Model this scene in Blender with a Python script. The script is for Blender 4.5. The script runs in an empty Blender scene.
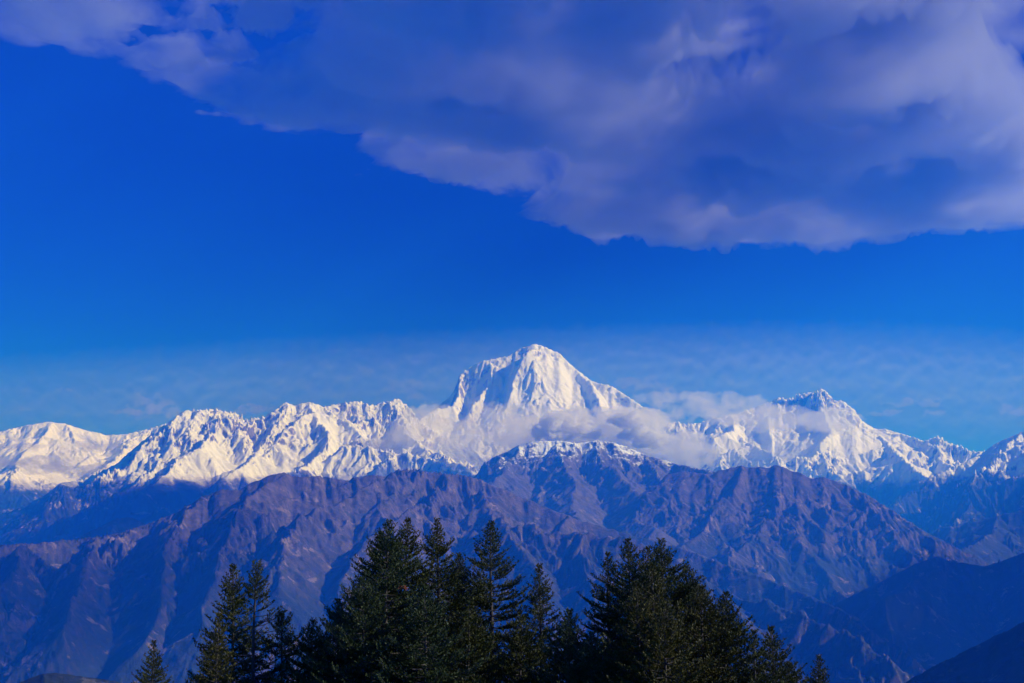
import bpy, math, random
import numpy as np

R = math.radians
scene = bpy.context.scene
COL = scene.collection

# ------------------------------------------------------------------ camera
F_PX, W_PX, H_PX = 1330.0, 1024.0, 683.0
PITCH = R(7.3)
EYE = 1.7
cam_d = bpy.data.cameras.new('camera')
cam_d.sensor_width = 36.0
cam_d.lens = 36.0 * F_PX / W_PX
cam_d.clip_start = 0.5
cam_d.clip_end = 200000.0
cam = bpy.data.objects.new('camera', cam_d)
COL.objects.link(cam)
cam.location = (0, 0, EYE)
cam.rotation_euler = (R(90) + PITCH, 0, 0)
scene.camera = cam

# ------------------------------------------------------------------ sky, sun, exposure
SUN_AZ, SUN_EL = 97.0, 32.0        # degrees clockwise from the view direction, degrees up
world = bpy.data.worlds.new('World')
scene.world = world
world.use_nodes = True
nt = world.node_tree
bg = nt.nodes['Background']
sky = nt.nodes.new('ShaderNodeTexSky')
sky.sky_type = 'NISHITA'
sky.sun_disc = False
sky.sun_elevation = R(SUN_EL)
sky.sun_rotation = R(SUN_AZ)
sky.altitude = 3200
sky.air_density = 1.0
sky.dust_density = 0.0
sky.ozone_density = 4.0
hs = nt.nodes.new('ShaderNodeHueSaturation')
hs.inputs['Saturation'].default_value = 1.25
hs.inputs['Value'].default_value = 0.5
hs.inputs['Hue'].default_value = 0.525
gm = nt.nodes.new('ShaderNodeGamma')
gm.inputs['Gamma'].default_value = 1.55
nt.links.new(sky.outputs[0], gm.inputs['Color'])
nt.links.new(gm.outputs[0], hs.inputs['Color'])
tint = nt.nodes.new('ShaderNodeMix')
tint.data_type = 'RGBA'
tint.blend_type = 'MULTIPLY'
tint.inputs[0].default_value = 1.0
tint.inputs[7].default_value = (0.0, 0.21, 0.69, 1)
nt.links.new(hs.outputs[0], tint.inputs[6])
nt.links.new(tint.outputs[2], bg.inputs['Color'])
bg.inputs['Strength'].default_value = 0.10

sun_d = bpy.data.lights.new('sun', 'SUN')
sun_d.energy = 5.0
sun_d.angle = R(0.5)
sun_d.color = (0.60, 0.67, 1.0)
sun = bpy.data.objects.new('sun', sun_d)
COL.objects.link(sun)
sun.rotation_euler = (R(90 - SUN_EL), 0, R(180 - SUN_AZ))
sun.location = (200, -200, 300)

vs = scene.view_settings
vs.view_transform = 'Standard'
vs.look = 'None'
vs.exposure = 0.32
vs.gamma = 1.0
vs.use_curve_mapping = False
scene.render.engine = 'CYCLES'
cy = scene.cycles
cy.use_denoising = True
try:
    cy.denoiser = 'OPENIMAGEDENOISE'
except Exception:
    pass
cy.max_bounces = 12
cy.diffuse_bounces = 2
cy.glossy_bounces = 1
cy.volume_bounces = 6
cy.transparent_max_bounces = 16
cy.sample_clamp_indirect = 4.0


# ------------------------------------------------------------------ naming helpers
def tag(o, label=None, cat=None, group=None, kind=None):
    if label: o['label'] = label
    if cat: o['category'] = cat
    if group: o['group'] = group
    if kind: o['kind'] = kind
    return o


def mesh_obj(name, verts, faces, mat=None, parent=None, smooth=True):
    """verts (n,3) array, faces (m,k) int array -> one linked mesh object"""
    me = bpy.data.meshes.new(name)
    verts = np.asarray(verts, np.float32)
    faces = np.asarray(faces, np.int32)
    m, k = faces.shape
    me.vertices.add(len(verts))
    me.vertices.foreach_set('co', verts.ravel())
    me.loops.add(m * k)
    me.loops.foreach_set('vertex_index', faces.ravel())
    me.polygons.add(m)
    me.polygons.foreach_set('loop_start', np.arange(0, m * k, k, dtype=np.int32))
    me.polygons.foreach_set('loop_total', np.full(m, k, np.int32))
    if smooth:
        me.polygons.foreach_set('use_smooth', np.ones(m, bool))
    me.update(calc_edges=True)
    if mat:
        me.materials.append(mat)
    o = bpy.data.objects.new(name, me)
    COL.objects.link(o)
    if parent:
        o.parent = parent
    return o


# ------------------------------------------------------------------ noise
def _hash(ix, iy, k):
    h = (ix.astype(np.int64) * 374761393 + iy.astype(np.int64) * 668265263 + k * 2147483647 + 12345) & 0xFFFFFFFF
    h = ((h ^ (h >> 13)) * 1274126177) & 0xFFFFFFFF
    h = ((h ^ (h >> 16)) * 2246822519) & 0xFFFFFFFF
    return ((h ^ (h >> 15)) & 0xFFFFFF).astype(np.float32) / np.float32(0xFFFFFF)


def vnoise(x, y, k=0):
    ix, iy = np.floor(x), np.floor(y)
    fx, fy = (x - ix).astype(np.float32), (y - iy).astype(np.float32)
    ux, uy = fx * fx * fx * (fx * (fx * 6 - 15) + 10), fy * fy * fy * (fy * (fy * 6 - 15) + 10)

    def g(di, dj):
        a = _hash(ix + di, iy + dj, k) * np.float32(2 * math.pi)
        return np.cos(a) * (fx - di) + np.sin(a) * (fy - dj)
    a = g(0, 0) * (1 - ux) + g(1, 0) * ux
    b = g(0, 1) * (1 - ux) + g(1, 1) * ux
    return (a * (1 - uy) + b * uy) * np.float32(1.5)


def fbm(x, y, octaves=5, k=0, gain=0.5):
    s, a = 0, 1.0
    for o in range(octaves):
        s = s + a * vnoise(x, y, k + o * 17)
        x, y = x * 2.03 + 13.7, y * 2.03 - 7.1
        a *= gain
    return s


def gully_octave(x, y, dx, dy, k):
    """stripes that run down the slope: a sum of wavelets whose crests follow the fall line.
    (dx, dy) is the horizontal direction across the slope; gives value and derivative"""
    ix, iy = np.floor(x), np.floor(y)
    fx, fy = (x - ix).astype(np.float32), (y - iy).astype(np.float32)
    v = np.zeros_like(fx); s = np.zeros_like(fx); w = np.zeros_like(fx)
    for i in (-1, 0, 1):
        for j in (-1, 0, 1):
            hx = _hash(ix + i, iy + j, k) * np.float32(0.7) + np.float32(0.15)
            hy = _hash(ix + i, iy + j, k + 5) * np.float32(0.7) + np.float32(0.15)
            px, py = fx - i - hx, fy - j - hy
            ww = np.exp(-2.6 * (px * px + py * py))
            m = (px * dx + py * dy) * np.float32(2 * math.pi)
            v += ww * np.cos(m); s += ww * np.sin(m); w += ww
    return v / w, -s / w


# ------------------------------------------------------------------ photo geometry -> world
def ray(px, py):
    a, b = (px - W_PX / 2) / F_PX, (H_PX / 2 - py) / F_PX
    x = a
    y = math.cos(PITCH) - b * math.sin(PITCH)
    z = math.sin(PITCH) + b * math.cos(PITCH)
    return math.atan2(x, y), z / math.hypot(x, y)


def pt(px, py, rkm):
    az, t = ray(px, py)
    r = rkm * 1000.0
    return (r * math.sin(az), r * math.cos(az), EYE + r * t)


def az_of(px):
    return ray(px, 500)[0]


# ------------------------------------------------------------------ mountains
def make_spurs(line, rng, step, length, drop, bias=0.0, jitter=0.5, both=True, sub=3, skip=0.0):
    """side ridges that leave a crest: list of polylines"""
    P = np.array(line)
    seg = np.hypot(*(P[1:, :2] - P[:-1, :2]).T)
    cum = np.concatenate([[0], np.cumsum(seg)])
    out = []
    s = rng.uniform(0.2, 0.8) * step
    side = 1
    while s < cum[-1] - 1:
        i = max(0, min(len(seg) - 1, np.searchsorted(cum, s) - 1))
        t = (s - cum[i]) / max(seg[i], 1e-6)
        p = P[i] * (1 - t) + P[i + 1] * t
        d = (P[i + 1] - P[i])[:2]; d = d / (np.hypot(*d) + 1e-6)
        for side in ((1, -1) if both else (1,)):
            n = np.array([-d[1], d[0]]) * side
            if not both and n[1] > 0:
                n = -n
            a = rng.uniform(-jitter, jitter) + bias
            n = np.array([n[0] * math.cos(a) - n[1] * math.sin(a), n[0] * math.sin(a) + n[1] * math.cos(a)])
            L = length * rng.uniform(0.6, 1.25)
            dr = drop * rng.uniform(0.8, 1.2)
            k = 5
            q = p.copy(); pl = [tuple(q)]
            for _ in range(k):
                a = rng.uniform(-0.35, 0.35)
                n = np.array([n[0] * math.cos(a) - n[1] * math.sin(a), n[0] * math.sin(a) + n[1] * math.cos(a)])
                q = q + np.array([n[0] * L / k, n[1] * L / k, -dr * L / k * rng.uniform(0.5, 1.5)])
                pl.append(tuple(q))
            out.append(pl)
            if sub:
                out += make_spurs(pl, rng, L / sub, L * 0.38, drop * 1.25, 0.0, 0.45, True, 0)
        s += step * rng.uniform(0.65, 1.35)
    return out


def ridge_field(X, Y, lines, slope, conc, clen, warp):
    wx = X + warp * fbm(X / 2600, Y / 2600, 4, 3)
    wy = Y + warp * fbm(X / 2600 + 91, Y / 2600 + 17, 4, 7)
    H = np.full(X.shape, -1e9, np.float32)
    for pl in lines:
        for a, b in zip(pl[:-1], pl[1:]):
            ax, ay, az_ = a[:3]; bx, by, bz = b[:3]
            ex, ey = bx - ax, by - ay
            q = ex * ex + ey * ey + 1e-6
            mu = 0.5 * ((a[3] if len(a) > 3 else 1.0) + (b[3] if len(b) > 3 else 1.0))
            t = np.clip(((wx - ax) * ex + (wy - ay) * ey) / q, 0, 1)
            d = np.hypot(wx - ax - t * ex, wy - ay - t * ey)
            h = az_ + t * (bz - az_) - mu * (slope * d + conc * (1 - np.exp(-d / clen)))
            np.maximum(H, h, out=H)
    return H


def upsample(A, nr, nc):
    r = np.linspace(0, A.shape[0] - 1, nr); c = np.linspace(0, A.shape[1] - 1, nc)
    r0 = np.clip(np.floor(r).astype(int), 0, A.shape[0] - 2); c0 = np.clip(np.floor(c).astype(int), 0, A.shape[1] - 2)
    fr = (r - r0)[:, None].astype(np.float32); fc = (c - c0)[None, :].astype(np.float32)
    return (A[r0][:, c0] * (1 - fr) * (1 - fc) + A[r0 + 1][:, c0] * fr * (1 - fc)
            + A[r0][:, c0 + 1] * (1 - fr) * fc + A[r0 + 1][:, c0 + 1] * fr * fc)


def smooth1(a, n):
    k = np.hanning(n + 2)[1:-1]; k /= k.sum()
    return np.convolve(np.pad(a, n // 2, mode='edge'), k, mode='valid')[:len(a)]


def massif(name, mat, crest, ridges, px_range, r_range, dcol=0.9, drow=22.0, slope=0.55, conc=120.0, clen=250.0,
           warp=260.0, lam=1100.0, amp=150.0, octaves=6, gain=0.48, spur=None, floor=-1900.0, seed=1, jag=1.5,
           sharp=3, auto_from=None, fix=1.0, rugged=0.0, twist=0.45):
    """one mountain: ridge lines (px, py, km) raised to a height field, then carved by down-slope gullies"""
    rng = np.random.default_rng(seed)
    nc = int((px_range[1] - px_range[0]) / dcol); nr = int((r_range[1] - r_range[0]) * 1000 / drow)
    azs = np.array([az_of(p) for p in np.linspace(px_range[0], px_range[1], nc)], np.float32)
    rs = np.linspace(r_range[0] * 1000, r_range[1] * 1000, nr).astype(np.float32)
    cl = [pt(*p[:3]) + tuple(p[3:]) for p in crest]
    rl = [[pt(*p[:3]) + tuple(p[3:]) for p in l] for l in ridges]
    lines = [cl] + rl
    if spur:
        for l in ([cl] if auto_from is None else []) + (rl if auto_from is None else [lines[i] for i in auto_from]):
            lines += make_spurs(l, rng, **spur)
    # coarse base
    ar = azs[::3]; rr = rs[::3]
    RR, AA = np.meshgrid(rr, ar, indexing='ij')
    H = ridge_field((RR * np.sin(AA)).astype(np.float32), (RR * np.cos(AA)).astype(np.float32), lines, slope, conc, clen, warp)
    H = upsample(H, nr, nc)
    RR, AA = np.meshgrid(rs, azs, indexing='ij')
    X = RR * np.sin(AA); Y = RR * np.cos(AA)
    # fall line of the base
    dHr = np.gradient(H, axis=0) / drow
    dHa = np.gradient(H, axis=1) / (np.gradient(azs)[None, :] * RR)
    gx = dHr * np.sin(AA) + dHa * np.cos(AA)
    gy = dHr * np.cos(AA) - dHa * np.sin(AA)
    g = np.hypot(gx, gy)
    st = np.clip(g / max(slope, 0.1), 0.15, 1.3)
    wx = X + lam * 0.30 * fbm(X / lam / 1.7, Y / lam / 1.7, 3, 31)
    wy = Y + lam * 0.30 * fbm(X / lam / 1.7 + 40, Y / lam / 1.7, 3, 37)
    E = np.zeros_like(H); a = amp; f = 1.0
    for o in range(octaves):
        g = np.hypot(gx, gy) + 0.05
        dx, dy = -gy / g, gx / g
        if o < 3:
            tw = twist * fbm(X / (lam * 1.3 / f), Y / (lam * 1.3 / f), 2, 600 + o * 9 + seed)
            dx, dy = dx * np.cos(tw) - dy * np.sin(tw), dx * np.sin(tw) + dy * np.cos(tw)
        v, dv = gully_octave(wx / lam * f, wy / lam * f, dx, dy, 100 + seed * 7 + o * 3)
        if o < sharp:
            e = 0.55 - 1.5 * np.abs(v); de = -1.5 * np.sign(v) * dv
        else:
            e = v; de = dv
        E += a * e * st
        k = a * de * st * (2 * math.pi * f / lam) * 0.8
        gx = gx + k * dx; gy = gy + k * dy
        a *= gain; f *= 2.0
    E += amp * 0.5 * fbm(X / (lam * 2.2), Y / (lam * 2.2), 4, 57)
    if rugged:
        q = 0; a = 1.0; sx, sy = wx / (lam * 0.55), wy / (lam * 0.55); wgt = 1.0
        for o in range(5):
            n = (1 - np.abs(vnoise(sx, sy, 300 + seed + o * 5)) * 1.6)
            n = np.clip(n, 0, 1) ** 2 * wgt
            q = q + a * n; wgt = np.clip(n * 1.6, 0, 1)
            a *= 0.52; sx, sy = sx * 2.07 + 3.1, sy * 2.07 - 1.7
        E += rugged * (q - 0.6)
    H = H + E * np.clip(0.85 + 1.1 * fbm(X / (lam * 2.6) + 51, Y / (lam * 2.6), 2, 83 + seed), 0.3, 1.7)
    # keep the skyline where it stands
    cz = np.array([ray(p[0], p[1]) for p in crest])
    want = np.interp(azs, cz[:, 0], cz[:, 1]).astype(np.float32)
    want = want + (jag / F_PX) * fbm(azs * 110, azs * 0 + seed, 5, 71, 0.6).astype(np.float32)
    crr = np.interp(azs, cz[:, 0], [p[2] * 1000 for p in crest])
    for it in range(3):
        T = (H - EYE) / RR
        i = T.argmax(axis=0)
        act = T[i, np.arange(nc)]
        ri = 0.5 * RR[i, np.arange(nc)] + 0.5 * crr
        d = smooth1((want - act) * fix, 9 if it else 25)
        d = d * np.clip((azs - cz[0, 0]) * F_PX / 25, 0, 1) * np.clip((cz[-1, 0] - azs) * F_PX / 25, 0, 1)
        wgt = np.exp(-((RR - ri[None, :]) / (1500.0 + 300 * it)) ** 2)
        H = H + d[None, :] * RR * wgt
    H = np.maximum(H, floor - 50)
    V = np.stack([X, Y, H], -1).reshape(-1, 3)
    idx = np.arange(nr * nc).reshape(nr, nc)
    Fc = np.stack([idx[:-1, :-1], idx[:-1, 1:], idx[1:, 1:], idx[1:, :-1]], -1).reshape(-1, 4)
    hz = H.ravel()[Fc].max(1)
    Fc = Fc[hz > floor - 40]
    used = np.zeros(len(V), bool); used[Fc.ravel()] = True
    remap = np.cumsum(used) - 1
    return mesh_obj(name, V[used], remap[Fc], mat)


# ------------------------------------------------------------------ materials
def new_mat(name):
    m = bpy.data.materials.new(name)
    m.use_nodes = True
    return m, m.node_tree, m.node_tree.nodes['Principled BSDF']


class NG:
    """little node-graph builder"""
    def __init__(s, nt): s.nt = nt
    def n(s, t, **k):
        nd = s.nt.nodes.new(t)
        for a, v in k.items(): setattr(nd, a, v)
        return nd
    def l(s, a, b): s.nt.links.new(a, b)
    def pos(s):
        return s.n('ShaderNodeNewGeometry')
    def noise(s, scale, detail=6, rough=0.55, vec=None, dist=0.0):
        nd = s.n('ShaderNodeTexNoise'); nd.inputs['Scale'].default_value = scale
        nd.inputs['Detail'].default_value = detail; nd.inputs['Roughness'].default_value = rough
        nd.inputs['Distortion'].default_value = dist
        if vec is not None: s.l(vec, nd.inputs['Vector'])
        return nd.outputs['Fac']
    def math(s, op, a, b=None, c=None, clamp=False):
        nd = s.n('ShaderNodeMath', operation=op, use_clamp=clamp)
        for i, v in enumerate((a, b, c)):
            if v is None: continue
            if isinstance(v, (int, float)): nd.inputs[i].default_value = v
            else: s.l(v, nd.inputs[i])
        return nd.outputs[0]
    def step(s, v, lo, hi):
        nd = s.n('ShaderNodeMapRange', interpolation_type='SMOOTHSTEP')
        s.l(v, nd.inputs['Value']); nd.inputs['From Min'].default_value = lo; nd.inputs['From Max'].default_value = hi
        return nd.outputs['Result']
    def mix(s, f, a, b):
        nd = s.n('ShaderNodeMix', data_type='RGBA')
        if isinstance(f, (int, float)): nd.inputs[0].default_value = f
        else: s.l(f, nd.inputs[0])
        for i, v in ((6, a), (7, b)):
            if isinstance(v, tuple): nd.inputs[i].default_value = (*v, 1)
            else: s.l(v, nd.inputs[i])
        return nd.outputs[2]


def mountain_mat(name, rock, rock2, grass, forest, snow_z=None, snow_w=500, forest_z=-400, forest_w=500, scale=1.0,
                 snow_steep=(0.45, 0.75), grass_amt=0.5, snow_patch=600.0, zn=1.0, ff=(0.45, 0.75)):
    m, t, b = new_mat(name)
    G = NG(t)
    geo = G.pos()
    sep = G.n('ShaderNodeSeparateXYZ'); G.l(geo.outputs['Position'], sep.inputs[0])
    nrm = G.n('ShaderNodeSeparateXYZ'); G.l(geo.outputs['Normal'], nrm.inputs[0])
    P = geo.outputs['Position']
    n1 = G.noise(0.0011 / scale, 8, 0.6, P)
    n2 = G.noise(0.006 / scale, 7, 0.65, P)
    n3 = G.noise(0.03 / scale, 5, 0.7, P)
    c = G.mix(G.step(n2, 0.38, 0.62), rock, rock2)
    # grass on the gentler ground, forest lower down
    flat = G.math('ADD', nrm.outputs[2], G.math('MULTIPLY', G.math('SUBTRACT', n2, 0.5), 0.7))
    gm = G.math('MULTIPLY', G.step(flat, 0.72, 0.95), grass_amt)
    c = G.mix(gm, c, grass)
    zf = G.math('ADD', sep.outputs[2], G.math('MULTIPLY', G.math('SUBTRACT', n1, 0.5), 1800.0 * zn))
    zf = G.math('ADD', zf, G.math('MULTIPLY', G.math('SUBTRACT', n2, 0.5), 900.0 * zn))
    fm = G.math('SUBTRACT', 1.0, G.step(zf, forest_z - forest_w, forest_z + forest_w))
    fm = G.math('MULTIPLY', fm, G.step(flat, *ff))
    c = G.mix(fm, c, forest)
    # pale screes and landslips
    scree = G.math('MULTIPLY', G.step(G.noise(0.0042 / scale, 9, 0.72, P, 0.4), 0.57, 0.63), 0.75)
    c = G.mix(scree, c, tuple(min(1, v * 2.1) for v in rock2))
    scrub = G.math('MULTIPLY', G.step(G.noise(0.0075 / scale, 9, 0.75, P, 0.6), 0.54, 0.60), 0.7)
    c = G.mix(scrub, c, forest)
    v = G.n('ShaderNodeHueSaturation'); G.l(c, v.inputs['Color'])
    G.l(G.math('ADD', 0.35, G.math('MULTIPLY', n3, 1.3)), v.inputs['Value'])
    c = v.outputs[0]
    rough = 0.9
    if snow_z is not None:
        zs = G.math('ADD', sep.outputs[2], G.math('MULTIPLY', G.math('SUBTRACT', n2, 0.5), snow_patch * 2.2))
        zs = G.math('ADD', zs, G.math('MULTIPLY', G.math('SUBTRACT', n3, 0.5), snow_patch * 1.2))
        sm = G.step(zs, snow_z - snow_w, snow_z + snow_w)
        sl = G.math('ADD', nrm.outputs[2], G.math('MULTIPLY', G.math('SUBTRACT', n3, 0.5), 0.5))
        sl = G.math('ADD', sl, G.math('MULTIPLY', G.math('SUBTRACT', n2, 0.5), 0.4))
        sm = G.math('MULTIPLY', sm, G.step(sl, *snow_steep))
        c = G.mix(sm, c, (0.86, 0.87, 0.90))
    G.l(c, b.inputs['Base Color'])
    b.inputs['Roughness'].default_value = rough
    b.inputs['Specular IOR Level'].default_value = 0.15
    bp = G.n('ShaderNodeBump'); bp.inputs['Strength'].default_value = 0.8; bp.inputs['Distance'].default_value = 14.0 * scale
    G.l(n3, bp.inputs['Height']); G.l(bp.outputs[0], b.inputs['Normal'])
    return m


M_SNOW = mountain_mat('snow and ice on rock', (0.16, 0.14, 0.13), (0.22, 0.19, 0.17), (0.06, 0.055, 0.04), (0.022, 0.026, 0.02),
                      snow_z=680, snow_w=150, scale=2.4, snow_steep=(0.40, 0.56), forest_z=620, forest_w=200, snow_patch=260, zn=0.3, ff=(0.05, 0.25))
M_PEAK = mountain_mat('steep glacier ice and rock', (0.17, 0.15, 0.14), (0.24, 0.21, 0.19), (0.10, 0.09, 0.06), (0.04, 0.05, 0.03),
                      snow_z=1000, snow_w=300, scale=2.6, snow_steep=(0.30, 0.46), snow_patch=400)
M_DUST = mountain_mat('brown rock under fresh snow', (0.075, 0.060, 0.052), (0.115, 0.09, 0.076), (0.07, 0.062, 0.042), (0.035, 0.04, 0.026),
                      snow_z=850, snow_w=130, scale=1.5, snow_steep=(0.5, 0.8), forest_z=-700, snow_patch=560)
M_ROCK = mountain_mat('brown rock and dry grass', (0.058, 0.043, 0.037), (0.125, 0.088, 0.070), (0.056, 0.050, 0.032), (0.020, 0.029, 0.018),
                      scale=1.0, forest_z=-330, forest_w=420)
M_FOREST = mountain_mat('forested slope', (0.045, 0.048, 0.034), (0.07, 0.062, 0.045), (0.035, 0.042, 0.024), (0.022, 0.032, 0.02),
                        scale=0.8, forest_z=600, forest_w=600)

# ------------------------------------------------------------------ ground sheet
def ground_h(X, Y):
    # a wooded knoll: flat under the camera, then dropping to a deep valley
    RR = np.hypot(X, Y)
    front = 0.5 + 0.5 * Y / np.maximum(RR, 1e-3)
    t = np.clip((RR - 9) / 80.0, 0, None)
    H = -(7.0 + 14.0 * front) * (1 - np.exp(-t * 1.3)) - np.clip(RR - 70, 0, None) * 0.42
    H = np.maximum(H, -1750 + 120 * fbm(X / 3000, Y / 3000, 4, 5))
    return H + np.clip(RR / 400, 0, 1) * 14 * fbm(X / 160, Y / 160, 4, 9) + np.clip(RR / 15, 0, 1) * 0.35 * fbm(X / 7, Y / 7, 4, 2)


def ground():
    nr, na = 330, 420
    rs = np.concatenate([[0.0], 4.0 * (50000 / 4.0) ** np.linspace(0, 1, nr - 1)])
    az = np.linspace(0, 2 * math.pi, na, endpoint=False)
    RR, AA = np.meshgrid(rs, az, indexing='ij')
    X, Y = RR * np.sin(AA), RR * np.cos(AA)
    H = ground_h(X, Y)
    V = np.stack([X, Y, H], -1).reshape(-1, 3)
    idx = np.arange(nr * na).reshape(nr, na)
    nx = np.roll(idx, -1, axis=1)
    Fc = np.stack([idx[1:-1], idx[2:], nx[2:], nx[1:-1]], -1).reshape(-1, 4)
    cap = np.stack([idx[0], idx[1], nx[1], nx[1]], -1)
    tri = cap[:, :3]
    o = mesh_obj('ground', V, Fc, M_FOREST)
    o.name = 'ground'
    return tag(o, 'wooded hillside falling away below the camera into the deep valley', 'ground', kind='structure')


ground()

# far snow range, left to right
o = massif('snow_mountain', M_SNOW,
           [(-90, 436, 41), (0, 431, 41), (15, 428, 41), (34, 424, 41), (50, 421.5, 41), (65, 424, 41), (85, 430, 41), (107, 435, 41), (127, 434, 41),
            (148, 429, 41), (165, 424, 41), (200, 425, 41.5), (260, 440, 42)],
           [[(50, 421.5, 41), (30, 450, 38), (10, 480, 35)], [(148, 429, 41), (120, 455, 38), (80, 485, 34.5)]],
           (-100, 240), (31, 45), drow=38, slope=0.45, conc=150, clen=500, lam=1800, amp=80, seed=3, gain=0.55,
           spur=dict(step=2600, length=3200, drop=0.34), jag=0.8, floor=-1500)
tag(o, 'smooth pale snow mountain at the far left end of the range', 'mountain', kind='structure')

o = massif('snow_mountain', M_SNOW,
           [(60, 490, 29.5), (115, 465, 30.5), (135, 447, 31), (160, 428, 31.5), (183.5, 411, 32), (198.6, 410, 32), (219, 409, 32.2), (236, 414, 32.3), (247, 419, 32.5), (266, 416, 32.6),
            (286, 402, 33), (296, 406, 33), (311, 401, 33), (323, 407, 33.2), (342, 403, 33.4), (360.5, 401, 33.5), (372, 406, 33.5), (386, 401, 33.6),
            (399, 399, 33.6), (411, 409, 33.6), (419, 421, 33.5), (436, 434, 33), (458, 442, 33), (480, 452, 33), (510, 470, 33), (540, 500, 33)],
           [[(286, 402, 33), (270, 430, 31.5), (245, 455, 30), (215, 480, 28.6)],
            [(311, 401, 33), (330, 432, 31.2), (318, 455, 29.6), (290, 480, 28)],
            [(219, 409, 32.2), (195, 440, 30.5), (165, 470, 28.8), (140, 492, 27.6)],
            [(386, 401, 33.6), (400, 430, 32), (430, 450, 30.5), (470, 466, 28.5)],
            [(342, 444, 29.8), (385, 447, 29.4), (420, 455, 29), (450, 464, 28.4), (480, 474, 27.6)]],
           (-20, 560), (24.5, 36), drow=28, slope=0.6, conc=260, clen=420, lam=1000, amp=72, rugged=50, seed=5, gain=0.55,
           spur=dict(step=1700, length=2600, drop=0.46, bias=0.25), jag=1.6, floor=-1500)
tag(o, 'long jagged snow ridge left of the great white peak', 'mountain', kind='structure')

o = massif('snow_mountain', M_PEAK,
           [(380, 440, 34.6), (415, 424, 35.2), (430, 412, 35.8), (442, 403, 36.4), (450.5, 397, 37.0, 1.3), (456.5, 385, 37.5, 2.0), (459.5, 374.5, 37.9, 2.6), (470, 367.5, 38, 2.3), (480, 361.6, 38, 1.8), (492.6, 359, 38, 1.4),
            (508, 356, 38), (523, 347.6, 38), (535, 343.6, 38), (546.5, 347.6, 38), (559.4, 353, 38), (570, 364, 37.9), (588.7, 379, 37.7), (598, 383.4, 37.6),
            (612, 386, 37.5), (626, 395.6, 37.3), (642.6, 406, 37.1), (665, 420, 36.8), (690, 432, 36.5), (730, 450, 36)],
           [[(570, 364, 37.9), (592, 388, 37.1), (610, 415, 36)],
            [(480, 362, 38), (490, 380, 37.4), (498, 396, 36.8), (490, 420, 36)],
            [(526, 347, 38), (516, 364, 37.25), (509, 382, 36.6), (505, 410, 35.8)],
            [(482, 361, 38, 1.3), (478, 385, 37.3, 1.1), (468, 415, 36.0)]],
           (350, 760), (31, 42), drow=30, slope=0.86, conc=300, clen=420, lam=520, amp=24, seed=8, rugged=40, gain=0.6, warp=380, octaves=5, twist=0.8, jag=0.7, floor=-1500, sharp=3)
tag(o, 'great white peak with fluted ice face rising above the clouds', 'mountain', kind='structure')

o = massif('snow_mountain', M_SNOW,
           [(600, 440, 35.5), (642, 425, 35.5), (665, 422, 35.5), (690, 424, 35.5), (718, 417.5, 35.6), (734.5, 414, 35.8), (752, 408, 36), (770, 402, 36), (778, 397, 36), (788, 399, 36), (802, 394, 36),
            (823, 389, 36), (835.5, 401, 36), (844, 401, 36), (856, 411, 36), (859, 417.5, 35.8), (872.5, 428, 35.5), (886, 429, 35.2), (903, 434, 35),
            (925, 441, 34.7), (936.5, 436, 34.6), (953, 444.5, 34.4), (970, 449.5, 34.2), (1000, 455, 34), (1060, 470, 33)],
           [[(856, 411, 36), (880, 440, 34), (905, 462, 32), (935, 482, 30.3)],
            [(823, 389, 36), (822, 420, 34.5), (815, 450, 32.8), (840, 478, 31)],
            [(718, 417, 35.6), (740, 440, 34), (775, 462, 32), (800, 485, 30.5)],
            [(925, 441, 34.7), (950, 462, 32.6), (985, 480, 31)],
            [(665, 422, 35.5), (690, 440, 34), (720, 462, 32)]],
           (560, 1120), (28, 39), drow=30, slope=0.55, conc=260, clen=420, lam=1000, amp=68, rugged=50, seed=11, gain=0.55,
           spur=dict(step=1900, length=2600, drop=0.44, bias=0.1), jag=1.4, floor=-1500)
tag(o, 'snow ridge with pointed summit right of the great white peak', 'mountain', kind='structure')

o = massif('snow_mountain', M_SNOW,
           [(940, 475, 27), (965, 462, 27.4), (980, 454.5, 27.6), (994, 444.5, 28), (1007, 438, 28), (1024, 431, 28), (1050, 420, 28), (1085, 412, 28), (1130, 420, 28), (1180, 432, 28)],
           [[(1024, 431, 28), (1000, 465, 26.5), (975, 495, 25)], [(1085, 412, 28), (1060, 450, 26.5), (1030, 490, 25)]],
           (920, 1180), (23, 31), drow=30, slope=0.55, conc=240, clen=420, lam=1300, amp=80, seed=13, gain=0.55,
           spur=dict(step=1800, length=2400, drop=0.42), jag=0.8, floor=-1500)
tag(o, 'snowy slope rising out of frame at the right edge', 'mountain', kind='structure')

# snow-dusted brown summit
o = massif('mountain', M_DUST,
           [(440, 492, 19.5), (460, 480, 19.6), (476.7, 474.8, 19.8), (483, 463, 19.8), (500, 454.6, 20), (520, 444.5, 20), (534, 441, 20), (557, 440.5, 20), (578, 443, 20),
            (598, 440.5, 20), (615, 443, 20), (628, 448, 20), (645, 454.6, 20), (662, 459.6, 20), (679, 464.7, 20), (700, 469, 19.5), (718, 472, 19), (760, 490, 18.5), (800, 515, 18)],
           [[(520, 444.5, 20), (505, 470, 18.8), (492, 492, 17.6), (500, 520, 16.2)],
            [(557, 440.5, 20), (560, 470, 18.7), (575, 500, 17.2), (600, 525, 15.8)],
            [(598, 440.5, 20), (612, 470, 18.8), (630, 500, 17.4), (660, 530, 15.8)],
            [(645, 454.6, 20), (668, 480, 18.8), (678, 510, 17.5), (690, 545, 15.5)],
            [(700, 469, 19.5), (705, 500, 18), (715, 530, 16.5), (730, 556, 15)]],
           (400, 860), (13, 23), drow=20, slope=0.52, conc=60, clen=250, lam=700, amp=28, seed=17, rugged=35, gain=0.58,
           spur=dict(step=1500, length=1800, drop=0.42, jitter=0.4, sub=0), jag=1.0, auto_from=[0])
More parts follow.
